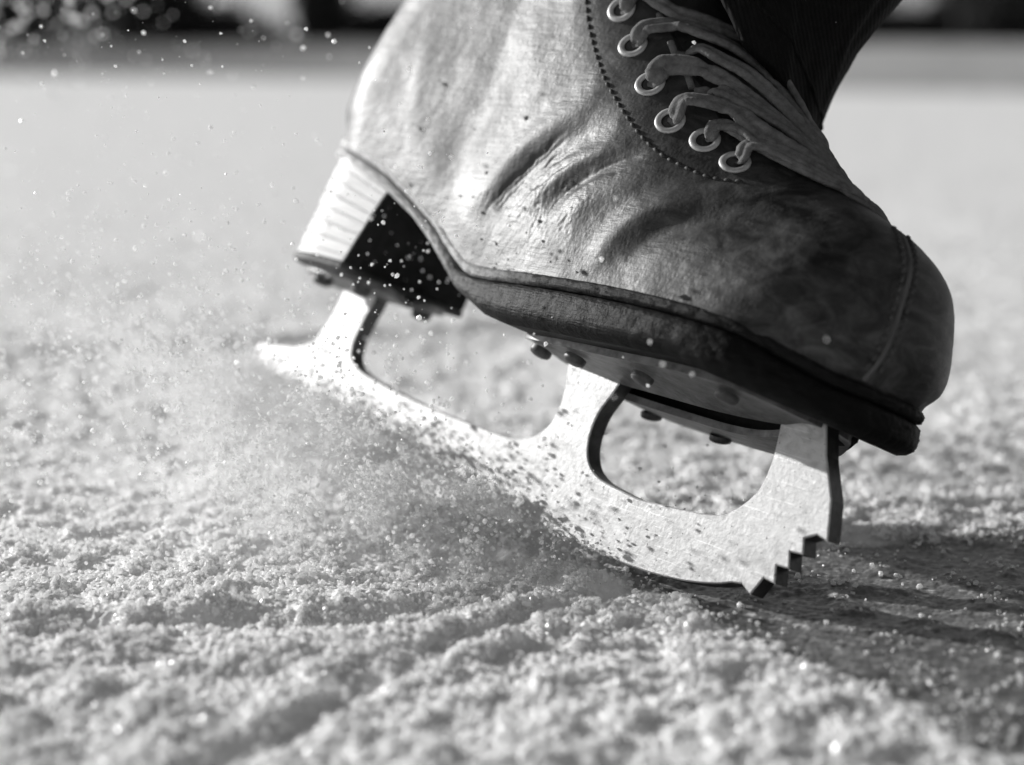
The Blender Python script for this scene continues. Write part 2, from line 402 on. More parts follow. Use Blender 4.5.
disp -= fine * .00065 * np.clip(1.1 - 1.6 * worley2(GX * 620 + GZ * 200, GZ * 760, 12), 0, 1)
disp += .00022 * (fbm2(GX * 260 + GZ * 150, GZ * 330 - GX * 120, 13, 3) - .5)
# the two rows of the cap seam sink into a shallow channel
edge = np.clip(GY / .012, 0, 1); disp *= edge
DB = dist_poly(GX, GZ, BORDER)
disp -= np.clip((.0115 - DB) / .0012, 0, 1) * .0016 * np.clip((GZ - .124) / .008, 0, 1) * (GX > .1)     # the opening between the facings
VL = V + Nn * disp[..., None]; VL[:, -1, 1] = 0
VR = VL * np.array([1, -1, 1])
f1 = grid_faces(NR, NV)
upper = MB(); upper.add(VL.reshape(-1, 3), f1[:, ::-1]); 
VRr = VR.reshape(-1, 3); upper.add(VRr, f1)
# bottom closing strip between both sides (inside the sole)
base = np.vstack([VL[:, 0], VR[:, 0]]); i = np.arange(NR - 1)
upper.add(base, np.c_[i, i + 1, i + 1 + NR, i + NR])
boot = upper.build('boot_upper', LEATHER, skate)
bvh = BVHTree.FromPolygons([tuple(v) for v in VL.reshape(-1, 3)[:]], [tuple(map(int, q)) for q in f1[:, ::-1]])
def side_hit(x, z):
    h = bvh.ray_cast(Vector((x, -.12, z)), Vector((0, 1, 0)))
    if h[0] is None: return None
    n = h[1]; n = n if n.y < 0 else -n
    return np.array(h[0]), np.array(n)
def near_hit(p):
    h = bvh.find_nearest(Vector(p)); n = h[1]; n = n if n.y < 0 else -n
    return np.array(h[0]), np.array(n)

# ------------------------------------------------------------------ sole, welt, heel
def plan(n=120, grow=.0):
    """outline of the sole: half widths along x, closed loop, (x, y)"""
    c = catmull([(.0090, 0), (.0100, .009), (.0145, .0185), (.024, .0255), (.039, .0290), (.06, .0295), (.09, .0300), (.115, .0325), (.14, .038), (.17, .0430), (.205, .0458), (.232, .0445), (.251, .0385), (.263, .0285), (.2710, .014), (.2730, 0)], n)
    c[:, 0] += grow * np.linspace(-1, 1, n); c[1:-1, 1] += grow
    return np.vstack([c * [1, -1], c[-2:0:-1]])
def zb(x): 
    return np.interp(x, [-.01, .03, .062, .08, .096, .116, .135, .149, .187, .226, .264, .29], [.1, .0975, .0885, .082, .0735, .0615, .0560, .0545, .0555, .0570, .0528, .0505])
def zt(x): return sole_top(np.clip(x, .005, .269))
def layered(name, top, bot, grow, mat, nlay=9, bulge=.0006, rough=.0003, xr=None, under=None):
    C = plan(360); n = len(C); mb = MB(); rows = []
    t = np.linspace(0, 1, nlay)
    cen = np.array([.14, 0])
    for k, tk in enumerate(t):
        inset = grow + bulge * math.sin(math.pi * tk) - (.0009 if k in (0, nlay - 1) else 0) - (.0028 * max(0, (tk - .6) / .4) ** 2 if name == 'sole' else 0)
        d = np.roll(C, -1, 0) - np.roll(C, 1, 0); nn = np.c_[d[:, 1], -d[:, 0]]; nn /= np.linalg.norm(nn, axis=1)[:, None]
        if (nn * (C - cen)).sum() < 0: nn = -nn
        P = C + nn * inset
        zz = top(C[:, 0]) * (1 - tk) + bot(C[:, 0]) * tk
        jit = rough * (fbm2(np.arctan2(C[:, 1], C[:, 0] - .14) * 60, np.full(n, tk * 14.), 4, 3) - .5) * 2
        P = P + nn * jit[:, None]
        rows.append(np.c_[P, zz])
    R = np.array(rows); mb.add(R.reshape(-1, 3), grid_faces(nlay, n, True))
    # caps as strips across (loop is symmetric)
    h = n // 2
    for row, fl in ((R[0], False), (R[-1], True)):
        i = np.arange(1, h); a = i; b_ = (n - i) % n
        q = np.c_[a[:-1], a[1:], b_[1:], b_[:-1]]
        mb.add(row, q if fl else q[:, ::-1]); mb.add(row, np.array([[0, 1, n - 1]]), np.array([[h - 1, h, h + 1]]))
    return mb.build(name, mat, skate)
layered('welt', lambda x: zt(x) + .0016, lambda x: zt(x) - .0022, -.0012, WELT, 7, .0006, .0006)
layered('sole', lambda x: zt(x) - .0026, lambda x: zb(x), -.0009, SOLE, 12, .0009, .0005)

# stacked heel: D-shaped, tapering downwards
def heel_loop(t, n=64):
    # t 0 top .. 1 bottom
    cx = .0385 - .0004 * t; r = .0272 + .0036 * t ** .8; xb_ = .0600 - .0065 * t; yb = .0285 + .0015 * t
    a = np.linspace(math.pi * .5, math.pi * 1.5, n)
    arc = np.c_[cx + r * 1.02 * np.cos(a), r * np.sin(a)]
    far = np.array([[xb_, -r + .001 + 0 * yb], [xb_, r - .001]])
    # slightly concave breast
    s = np.linspace(0, 1, 20)[:, None]; br = far[0] * (1 - s) + far[1] * s; br[:, 0] -= .0045 * np.sin(math.pi * s[:, 0])
    return np.vstack([arc, br])
hb = MB(); rows = []; ts = np.linspace(0, 1, 121)
for t in ts:
    lp = heel_loop(t); ztop = zb(lp[:, 0]) + .0008; zl = ztop * (1 - t) + .0615 * t
    gro = 1 - .022 * math.exp(-(((t * 7) % 1 - .5) / .06) ** 2)                # grooves between the stacked lifts
    c = np.array([.036, 0]); q = c + (lp - c) * gro
    rows.append(np.c_[q, zl])
R_ = np.array(rows); hn = R_.shape[1]
hb.add(R_.reshape(-1, 3), grid_faces(121, hn, True)); hb.add(R_[-1], np.arange(hn)[None]); 
heel = hb.build('heel', HEELM, skate)
hb = MB(); rows = []
for t, z in ((0, .0612), (.3, .0608), (.7, .0590), (1, .0585)):
    lp = heel_loop(1); c = np.array([.036, 0]); q = c + (lp - c) * (1.02 if 0 < t < 1 else .99); rows.append(np.c_[q, np.full(len(q), z)])
R_ = np.array(rows); hb.add(R_.reshape(-1, 3), grid_faces(4, hn, True)); hb.add(R_[0], np.arange(hn)[None, ::-1]); hb.add(R_[-1], np.arange(hn)[None])
hb.build('heel_top_piece', RUB, heel)
bf = MB(); s = np.linspace(-1, 1, 24); zz = np.linspace(0, 1, 16)                # front face of the heel, its shade painted black
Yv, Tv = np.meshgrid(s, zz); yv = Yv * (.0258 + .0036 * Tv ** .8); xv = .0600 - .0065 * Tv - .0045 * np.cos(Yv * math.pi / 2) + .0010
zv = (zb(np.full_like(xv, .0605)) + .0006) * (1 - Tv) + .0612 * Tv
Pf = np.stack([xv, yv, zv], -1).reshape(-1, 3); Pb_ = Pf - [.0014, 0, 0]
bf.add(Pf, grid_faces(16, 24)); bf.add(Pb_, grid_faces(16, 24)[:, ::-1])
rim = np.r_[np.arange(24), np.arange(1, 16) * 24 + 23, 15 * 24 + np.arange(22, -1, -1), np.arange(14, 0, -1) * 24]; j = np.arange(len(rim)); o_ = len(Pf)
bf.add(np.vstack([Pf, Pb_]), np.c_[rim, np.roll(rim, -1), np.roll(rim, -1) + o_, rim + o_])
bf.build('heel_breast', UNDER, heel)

# ------------------------------------------------------------------ blade
OUT = [(.2395, .0580), (.2525, .0580), (.2575, .0455), (.2640, .0340), (.2672, .0228), (.2632, .0236), (.2594, .0216), (.2609, .0172), (.2563, .0168), (.2579, .0122), (.2534, .0120), (.2549, .0070), (.2506, .0074), (.2480, .0018), (.2440, .0038),
       (.2405, .0032), (.2350, .0012), (.2250, -.0010), (.2150, -.0022), (.2050, -.0027), (.190, -.0026), (.170, -.0015), (.150, .0002), (.12, .0033), (.09, .0066), (.06, .010), (.03, .0135), (.005, .0168), (-.010, .0195), (-.0145, .0220), (-.0150, .0255), (-.011, .0268), (.002, .0280), (.012, .0300), (.018, .0335), (.0215, .0400), (.024, .047), (.0255, .0590)]
INN_H = [(.0450, .0590), (.0436, .052), (.0415, .044), (.0405, .037), (.0425, .0315), (.049, .0280), (.060, .0262), (.075, .0245), (.098, .0230), (.120, .0222), (.134, .0222), (.1430, .0240), (.1490, .0285), (.1515, .0345), (.1515, .041), (.1500, .0475), (.1478, .0545)]
INN_T = [(.1755, .0545), (.1725, .0460), (.1690, .0375), (.1690, .0290), (.1720, .0228), (.1780, .0192), (.187, .0178), (.197, .0170), (.208, .0178), (.220, .0188), (.2290, .0205), (.2350, .0250), (.2390, .0310), (.2400, .0380), (.2395, .0450), (.2375, .0575)]
def offs_poly(P, d):
    P = np.asarray(P); e = np.roll(P, -1, 0) - P; e /= np.linalg.norm(e, axis=1)[:, None]; n1 = np.c_[e[:, 1], -e[:, 0]]; n0 = np.roll(n1, 1, 0)
    m = n0 + n1; m /= (m * n1).sum(1)[:, None].clip(.35); return P + m * d
def smooth_path(P, n): return catmull(P, n)
heelarc = smooth_path(INN_H, 110); toearc = smooth_path(INN_T, 110)
low = np.array(OUT[:15]); bot_ = smooth_path(OUT[15:], 140)
outline = np.vstack([low, bot_, heelarc, toearc])       # front, teeth, running edge, tail, heel post, gap, ball post, gap
area = np.sum(outline[:, 0] * np.roll(outline[:, 1], -1) - np.roll(outline[:, 0], -1) * outline[:, 1])
sgn = 1 if area > 0 else -1
import bmesh
from mathutils.geometry import tessellate_polygon
def extrude(name, poly, y0, y1, bev, mat, parent):
    n = len(poly); ins = offs_poly(poly, -bev * sgn)
    tri = np.array(tessellate_polygon([[Vector((p[0], p[1], 0)) for p in ins]]))
    mb = MB(); rows = [np.c_[ins[:, 0], np.full(n, y0), ins[:, 1]], np.c_[poly[:, 0], np.full(n, y0 + bev), poly[:, 1]], np.c_[poly[:, 0], np.full(n, y1 - bev), poly[:, 1]], np.c_[ins[:, 0], np.full(n, y1), ins[:, 1]]]
    R = np.array(rows); mb.add(R.reshape(-1, 3), grid_faces(4, n, True))
    a = tri; mb.add(R[0], a); mb.add(R[3], a[:, ::-1])
    o = mb.build(name, mat, parent, smooth=False)
    bm = bmesh.new(); bm.from_mesh(o.data); bmesh.ops.remove_doubles(bm, verts=bm.verts, dist=1e-6); bmesh.ops.recalc_face_normals(bm, faces=bm.faces); bm.to_mesh(o.data); bm.free()
    return o
blade = extrude('blade', outline, -.0033, .0033, .0004, BLADE, skate)
blade.data.materials.append(RIM)
for p in blade.data.polygons:
    if abs(p.normal.y) < .3: p.material_index = 1  # edge faces take the painted shade

# mounting plates (flanges with a slot between) and rivets
def plate(name, xs, yo, yi, z_out, z_in, z_far=None, th=.0022):
    mb = MB()
    for s in (-1, 1):
        far_ = bool(z_far) and s > 0
        P = catmull(np.c_[xs, yo, yi, z_far if far_ else z_out, (np.array(z_far) + .0012) if far_ else z_in], 60)
        X, YO, YI, ZO, ZI = P.T
        u = np.linspace(0, 1, 8)
        prof = []
        for uu in u: prof.append(np.c_[X, s * (YI * (1 - uu) + YO * uu), ZI * (1 - uu) ** 1.5 + ZO * (1 - (1 - uu) ** 1.5)])
        lowr = np.array(prof); top = lowr[::-1].copy(); top[..., 2] += th
        R = np.concatenate([lowr, top]); k = len(R)
        G = R.transpose(1, 0, 2)
        mb.add(G.reshape(-1, 3), grid_faces(60, k, True)); mb.add(G[0], np.arange(k)[None]); mb.add(G[-1], np.arange(k)[None, ::-1])
    o = mb.build(name, PLATE, skate)
    bm = bmesh.new(); bm.from_mesh(o.data); bmesh.ops.recalc_face_normals(bm, faces=bm.faces); bm.to_mesh(o.data); bm.free()
    return o
fp = plate('front_mounting_plate', [.140, .146, .165, .195, .22, .238, .247, .253], [.012, .0215, .0275, .031, .031, .027, .020, .010], [.001, .001, .0015, .006, .0075, .004, .001, .001],
      [.0535, .0532, .0530, .0535, .0545, .0545, .0535, .0525], [.0525, .0505, .0490, .0485, .0485, .0500, .0520, .0522], [.0525, .0500, .0445, .0435, .0440, .0475, .0515, .0522])
hp = plate('heel_mounting_plate', [.010, .016, .03, .045, .056, .060], [.008, .016, .022, .023, .020, .012], [.001] * 6, [.0565] * 6, [.0545] * 6)
def sharp(o, deg=35):
    o.data.set_sharp_from_angle(angle=math.radians(deg))
sharp(heel, 30)
for ch in heel.children: sharp(ch, 30)
for o_ in skate.children:
    if o_.name.startswith(('welt', 'sole')): sharp(o_, 50)
sharp(fp, 40); sharp(hp, 40)
sk = MB()                                                       # black filler added between far flange and sole to darken the slot
P = catmull(np.c_[[.143, .152, .17, .195, .22, .240, .250], [.018, .023, .0272, .0302, .0302, .0255, .019], [.0535, .0505, .0455, .0447, .0452, .0490, .0530]], 40)
Rk = np.array([np.c_[P[:, 0], P[:, 1] * a_, P[:, 2] * (1 - b_) + .0575 * b_] for a_, b_ in ((.35, 0), (1, 0), (1, 1), (.35, 1))]).transpose(1, 0, 2)
sk.add(Rk.reshape(-1, 3), grid_faces(40, 4, True)); sk.add(Rk[0], np.arange(4)[None]); sk.add(Rk[-1], np.arange(4)[None, ::-1])
sk.build('sole_packing', UNDER, skate, smooth=False)
def rivet(x, y, z, nrm, parent, r=.0036, h=.0019):
    nrm = np.array(nrm, float); nrm /= np.linalg.norm(nrm); a = np.cross(nrm, [1, 0, 0]); a /= np.linalg.norm(a); b = np.cross(nrm, a)
    mb = MB(); th = np.arange(18) * 2 * math.pi / 18; rows = []
    for rr_, hh in ((1.0, -.3), (1, .35), (.9, .72), (.6, .95), (.001, 1)):
        rows.append(np.array([x, y, z]) + nrm * h * hh + r * rr_ * (np.cos(th)[:, None] * a + np.sin(th)[:, None] * b))
    R = np.array(rows); mb.add(R.reshape(-1, 3), grid_faces(5, 18, True)); mb.build('rivet', RIVET, parent)
for x, y, z in ((.151, -.0180, .0520), (.1700, -.0215, .0522), (.2015, -.0240, .0520), (.2330, -.0225, .0535)):
    rivet(x, y, z - .0012, (0, -.25, -1), fp)
for x, y, z in ((.168, .0215, .0452), (.196, .0245, .0446), (.226, .0225, .0462)):
    rivet(x, y, z - .0012, (0, .25, -1), fp)
for x, y in ((.024, -.013), (.05, -.015), (.024, .013), (.05, .015)): rivet(x, y, .0556, (0, 0, -1), hp, .0038, .003)

# ------------------------------------------------------------------ stitches, eyelets, laces on the surface of the upper
def surf_path(pts, n, off=.0002):
    c = catmull(pts, n); out = []; nn = []
    for x, z in c:
        h = side_hit(x, z)
        if h: out.append(h[0] + h[1] * off); nn.append(h[1])
    return np.array(out), np.array(nn)
def stitches(name, path, nrm, step, r, mat, parent, duty=.62):
    L = np.r_[0, np.cumsum(np.linalg.norm(np.diff(path, axis=0), axis=1))]; mb = MB(); s = 0
    while s + step < L[-1]:
        ss = s + np.linspace(0, step * duty, 5)
        P = np.stack([np.interp(ss, L, path[:, k]) for k in range(3)], -1); Nr = np.stack([np.interp(ss, L, nrm[:, k]) for k in range(3)], -1)
        P = P + Nr * (np.sin(np.linspace(0, math.pi, 5)) * r * .5 - r * .65)[:, None]
        tube(mb, P, r * np.array([.6, 1, 1, 1, .6]), 6, Nr); s += step
    return mb.build(name, mat, parent)

STL = [(.1335, .1612), (.1405, .1512), (.1514, .1399), (.1643, .1296), (.1802, .1192), (.1907, .1144), (.1977, .1126), (.2051, .1112), (.2114, .1109), (.2204, .1125)]
pth, nrm = surf_path([(.118, .188), (.126, .174)] + STL, 500)
stitches('facing_stitching', pth, nrm, .0034, .00062, THREAD, boot)
# vertical toe seam, two rows
seam = np.array([(.2560, .0, .1083), (.2640, -.0050, .1028), (.2695, -.0083, .0959), (.2729, -.0107, .0872), (.2739, -.0119, .0784), (.2726, -.0123, .0715), (.2712, -.0125, .0665)])
def seam_path(P, off=(0, 0, 0)):
    c = catmull(P, 200) + np.array(off); a = []; b = []
    for p in c:
        h, n = near_hit(p); a.append(h); b.append(n)
    return np.array(a), np.array(b)
for sgy in (-1,):
    for q, off in enumerate(((0, 0, 0), (-.0030, -.0034, 0))):
        a, b = seam_path(seam, off)
        if sgy > 0: a = a * [1, -1, 1]; b = b * [1, -1, 1]
        stitches('toe_seam_stitching', a + b * .0003, b, .0030, .00075, SEAMT, boot, .66)
a, b = seam_path(seam, (-.0015, -.0017, 0)); mb = MB(); tube(mb, a - b * .0004, .0010, 8, b, .8); mb.build('toe_seam', TONGUE, boot)

EY = [(.1483, -.0307, .1596), (.1591, -.0313, .1481), (.1731, -.0327, .1363), (.1863, -.0326, .1257), (.1989, -.0289, .1222), (.2108, -.0265, .1176)]
def eyelet(p, n, tilt):
    n = n / np.linalg.norm(n); a = np.cross(n, [.2, 0, 1]); a /= np.linalg.norm(a); b = np.cross(n, a)
    mb = MB(); R_, r_ = .0037, .00105; u = np.arange(36) * 2 * math.pi / 36; v = np.arange(10) * 2 * math.pi / 10
    ring = np.cos(u)[:, None] * a + np.sin(u)[:, None] * b
    Vv = p + n * .0003 + ring[:, None] * (R_ + r_ * np.cos(v))[None, :, None] + n * (r_ * .62 * np.sin(v))[None, :, None]
    V2 = Vv.reshape(-1, 3); F = grid_faces(36, 10, True); F = np.vstack([F, np.array([[35 * 10 + j, 35 * 10 + (j + 1) % 10, (j + 1) % 10, j] for j in range(10)])])
    mb.add(V2, F); e = mb.build('eyelet', EYE, skate)
    hb_ = MB(); d = p + n * .00035 + ring * .0033; c2 = p - n * .0006 + ring * .0010
    hb_.add(np.vstack([d, c2]), np.array([[j, (j + 1) % 36, (j + 1) % 36 + 36, j + 36] for j in range(36)])); hb_.add(c2, np.arange(36)[None]); hb_.build('eyelet_hole', HOLE, e)
    return e
EYN = []
for p in EY:
    h, n = near_hit(p); EYN.append((h, n)); eyelet(h, n, 0); eyelet(h * [1, -1, 1], n * [1, -1, 1], 0)
LACES = {
 'L0': (0, [(.1508, -.0279, .1663), (.1634, -.0228, .1612), (.1736, -.0138, .1603), (.1815, -.0030, .1590), (.1925, .0010, .1510), (.2037, .0020, .1420), (.2090, .0050, .1350)], .0030),
 'L2': (1, [(.1606, -.0286, .1536), (.1663, -.0245, .1560), (.1744, -.0188, .1557), (.1821, -.0120, .1538), (.1875, -.0047, .1506), (.1961, .0005, .1448), (.2071, .0010, .1375), (.2120, .0060, .1320)], .0034),
 'L2b': (None, [(.1735, -.0262, .1480), (.1760, -.0233, .1493), (.1837, -.0188, .1479), (.1923, -.0133, .1450), (.2011, -.0078, .1396), (.2106, -.0023, .1331), (.2190, .0020, .1270), (.2200, .0080, .1240)], .0030),
 'L3': (2, [(.1738, -.0296, .1418), (.1801, -.0252, .1437), (.1878, -.0209, .1425), (.1959, -.0165, .1396), (.2033, -.0129, .1363), (.2099, -.0063, .1328), (.2159, -.0010, .1292), (.2180, .0060, .1260)], .0035),
 'L3b': (None, [(.1860, -.0262, .1360), (.1906, -.0234, .1370), (.1969, -.0193, .1360), (.2067, -.0147, .1325), (.2161, -.0097, .1285), (.2260, -.0031, .1228), (.2290, .0040, .1200)], .0030),
 'L4': (3, [(.1870, -.0296, .1311), (.1924, -.0258, .1321), (.1993, -.0226, .1305), (.2074, -.0202, .1273), (.2160, -.0171, .1241), (.2244, -.0118, .1218), (.2295, -.0062, .1202), (.2330, .0020, .1180)], .0034),
 'L4b': (None, [(.1960, -.0268, .1270), (.2001, -.0249, .1273), (.2100, -.0216, .1239), (.2200, -.0180, .1209), (.2289, -.0126, .1184), (.2349, -.0048, .1171), (.2370, .003, .1150)], .0024),
 'L5': (4, [(.1993, -.0261, .1261), (.2049, -.0232, .1259), (.2125, -.0206, .1234), (.2211, -.0174, .1206), (.2290, -.0115, .1189), (.2356, -.0041, .1168), (.2390, .003, .1140)], .0027),
 'L6': (5, [(.2112, -.0229, .1217), (.2170, -.0188, .1221), (.2247, -.0140, .1204), (.2321, -.0077, .1182), (.2370, -.0020, .1168), (.2360, .004, .1155)], .0026),
}
def lace_strand(name, eye, P, hw, kk):
    P = np.array(P); P = P + 0
    if eye is not None:
        h, n = EYN[eye]; dl = P[1] - h; dl /= np.linalg.norm(dl); st = [h - n * .0016 + dl * .0016, h + n * .0017 + dl * .0019]; base_n = 1
    else: h, n = near_hit(P[0]); st = [h - n * .0022]; P = P[1:]
    Q = []
    for i, p in enumerate(P):
        pp = p * [1, -abs(1), 1] if p[1] > 0 else p
        h, n = near_hit(pp); 
        if p[1] > 0: n = n * [1, -1, 1]
        lift = .0016 + .0012 * math.sin(math.pi * min(1, (i + 1) / len(P))) + .0007 * (kk % 3)
        Q.append(p + n * lift)
    far = P[-1] * [1, 1, 1]; Q.append(far + np.array([-.004, .012, -.006])); Q.append(far + np.array([-.012, .021, -.013]))
    C = catmull(np.vstack(st + Q), 260)
    # keep it out of the upper, take the flat direction from the surface
    Us = []
    for i, c in enumerate(C):
        m = c * [1, -1, 1] if c[1] > 0 else c
        h, n = near_hit(m)
        if c[1] > 0: h = h * [1, -1, 1]; n = n * [1, -1, 1]
        dd = ((c - h) * n).sum()
        if dd < .0009 and (eye is None or i > 28): C[i] = c + n * (.0009 - dd)
        Us.append(n)
    Us = np.array(Us); 
    for _ in range(6): Us[1:-1] = (Us[:-2] + Us[1:-1] + Us[2:]) / 3
    Us /= np.linalg.norm(Us, axis=1)[:, None]
    ph = np.linspace(0, 1, len(C)); tw = .35 * np.sin(ph * 7 + kk * 2.1) ; Tn = np.gradient(C, axis=0); Tn /= np.linalg.norm(Tn, axis=1)[:, None]
    S = np.cross(Tn, Us); U2 = Us * np.cos(tw)[:, None] + S * np.sin(tw)[:, None]
    wd = hw * .92 * (1 - .12 * np.sin(ph * 11 + kk)) * np.where(ph < .12, .52 + 4. * ph, 1)
    mb = MB(); wd = wd * (1 + .05 * (fbm2(ph * 90, ph * 0 + kk, 19, 2) - .5) * 2)
    C = C + Us * (.00010 * (fbm2(ph * 60, ph * 0 + 3.3 * kk, 23, 3) - .5) * 2)[:, None]
    tube(mb, C, wd, 28, U2, .48, groove=.38)
    # a softly raised selvedge on each side makes the woven tape readable
    o = mb.build('lace', LACE, skate); return o
for kk, (nm, (eye, P, hw)) in enumerate(LACES.items()): lace_strand(nm, eye, P, hw, kk)
mb = MB()                                                       # the short pieces crossing under the facings
for a_, b_ in (((.1600, -.0262, .1610), (.1640, -.0256, .1560)), ((.1690, -.0262, .1520), (.1735, -.0262, .1470)), ((.1810, -.0268, .1425), (.1850, -.0270, .1380))):
    C = np.linspace(a_, b_, 12); o_ = []
    for c in C: h, n = near_hit(c); o_.append(h + n * .0008)
    tube(mb, np.array(o_), .0011, 8, n, .6)
mb.build('tongue_lacing', LACE, skate)


# ------------------------------------------------------------------ trouser leg
person = empty('person', 'skater in dark trousers whose leg comes down from the top edge into the skate', 'person')
person.matrix_world = POSE

def trouser(n=220, m=150, off=0.):
    ph = np.linspace(-math.pi, math.pi, n, endpoint=False); d = np.degrees(ph)
    zh = np.interp(d, [-180, -60, -40, -28, -14, 0, 15, 50, 90, 140, 180], [.200, .186, .166, .157, .154, .147, .1395, .1375, .146, .18, .200])
    zh = zh + .0012 * np.sin(d * .11)
    rows = []
    for t in np.linspace(0, 1, m):
        z = zh + (.46 - zh) * t ** 1.4
        cx = .130 + np.interp(z, [.13, .174, .192, .25, .46], [0, .006, .0165, .048, .165]); cy = .006 + np.interp(z, [.13, .2, .46], [0, 0, .03])
        rx = np.interp(z, [.13, .192, .25, .46], [.063, .063, .064, .080]); ry = np.interp(z, [.13, .2, .46], [.048, .050, .070])
        rb = rx + (cx - .130) * .6 + .028 * np.exp(-((z - .2) / .05) ** 2)
        fold = .0030 * np.sin(ph * 5 + z * 60 + 1.0) * np.clip(t * 4 + .25, 0, 1) + .0026 * (fbm2(np.cos(ph) * 3 + 5 + 0 * z, z * 26 + np.sin(ph) * 3, 8, 3) - .5) * 4 * (t > 0)
        r = 1 + 0 * z; c_ = np.cos(ph); s_ = np.sin(ph)
        X = cx + (np.where(c_ > 0, rx, rb) - off + fold) * c_; Yy = cy + (ry - off + fold) * s_
        rows.append(np.stack([X, Yy, z], -1))
    return np.array(rows)
Ro = trouser(); Ri = trouser(off=.0016)
hem = .5 * (Ro[0] + Ri[0]) - [0, 0, .0009]
A = np.concatenate([Ri[::-1], hem[None], Ro])
mb = MB(); mb.add(A.reshape(-1, 3), grid_faces(A.shape[0], A.shape[1], True)); top = Ro[-1] + [0, 0, .002]
# the body inside: ankle and calf, one continuous limb
lg = MB(); Lc = catmull([(.075, 0, .135), (.085, 0, .17), (.105, .003, .22), (.15, .012, .32), (.205, .024, .42), (.235, .032, .47)], 60); tube(lg, Lc, np.interp(np.linspace(0, 1, 60), [0, .2, .6, 1], [.018, .026, .044, .052]), 24, (1, 0, 0))
bpy.data.objects.remove(person)
person = lg.build('person', TROUS); person.matrix_world = POSE
tag(person, 'skater in dark trousers, only the leg coming down into the skate is seen', 'person')
tr = mb.build('trouser_leg', TROUS, person)
# stitched seam a little above the hem
sm = MB(); hs = Ro[14] * 1.0; tube(sm, np.vstack([hs, hs[:1]]), .0007, 6, (0, 0, 1)); sm.build('hem_seam', TROUS, tr)


# ------------------------------------------------------------------ ice, crumbs, spray
def ground_h(x, y):
    """height of the churned ice in metres"""
    far = np.clip((y - .9) / 2.5, 0, 1)
    r1 = fbm2(x * 9 + 3, y * 9, 21, 3) - .5
    r2 = fbm2(x * 34, y * 26, 31, 3) - .5
    cl = fbm2(x * 105, y * 90, 41, 3); cl = np.clip((cl - .46) * 2.4, 0, 1)
    smooth = np.clip((x - .10) * 9, 0, 1) * np.clip((y - .42) * 8, 0, 1) * (fbm2(x * 14, y * 14, 77, 2) * 1.0)
    w1 = np.clip(1 - worley2(x * 230, y * 230, 51), 0, 1) ** .6
    w2 = np.clip(1 - worley2(x * 480, y * 480, 61), 0, 1) ** .6
    f1_ = fbm2(x * 900, y * 900, 71, 2) - .5
    near = np.exp(-np.clip(y - .3, 0, 99) / 3.0)
    cyy = y - .523 + (x - .06) * .88
    painted_shadow = np.clip(((.012 + (x - .03) * 1.15) - np.abs(cyy)) / .02, 0, 1) * np.clip((x - .01) / .04, 0, 1)  # relief flattened over the shadow painted in the snow material
    near = near * (1 - .55 * painted_shadow)
    h = .006 * r1 + .0021 * r2 + near * (.0025 * cl * (1 - .5 * smooth) + .0009 * w1 * (.35 + cl) + .0007 * w2 + .0005 * f1_)
    # old skate tracks: long shallow grooves
    for (x0, y0, x1, y1, w, d) in ((-.10, .34, .037, .529, .004, .0013), (-.3, .43, -.02, .50, .010, .003), (.20, .55, .34, .9, .004, .0018), (.14, .62, .42, .72, .004, .0016), (-.6, .8, .1, 1.1, .012, .004), (.22, .62, .25, .85, .003, .0014)):
        dx, dy = x1 - x0, y1 - y0; l = math.hypot(dx, dy); dx /= l; dy /= l
        s = (x - x0) * dx + (y - y0) * dy; q = np.abs((x - x0) * -dy + (y - y0) * dx + .004 * np.sin(s * 30))
        fade = np.clip((s + .02) / .03, 0, 1) * np.clip((l + .02 - s) / .03, 0, 1)
        h = h - d * fade * (np.exp(-(q / w) ** 2) - .55 * np.exp(-((q - 1.9 * w) / w) ** 2))
    return h * (1 - .5 * far) - .002

def build_ground():
    inv = np.linspace(1 / .27, 1 / 3.2, 900); yy = 1 / inv
    yy = np.r_[-30, -6, -1.5, -.3, .05, .18, yy, np.geomspace(3.4, 1500, 60)]
    a = np.tan(np.radians(21)); c = np.linspace(-a, a, 1250)
    c = np.r_[-6, -3, -1.6, -1., -.7, -.55, -.47, -.42, c, .42, .47, .55, .7, 1., 1.6, 3, 6]
    Y, Cc = np.meshgrid(yy, c, indexing='ij'); X = Cc * np.maximum(np.abs(Y), .27)
    fade = np.clip((X / np.maximum(Y, .3)), -.45, .45)
    Z = ground_h(X, Y); Z = np.where(Y < .2, -.002, Z); Z = np.where(Y > 60, -.002, Z)
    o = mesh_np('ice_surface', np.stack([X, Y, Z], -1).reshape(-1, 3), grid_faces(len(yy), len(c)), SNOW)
    tag(o, 'rough snow-dusted ice covering the whole foreground', None, None, 'structure'); return o
build_ground()

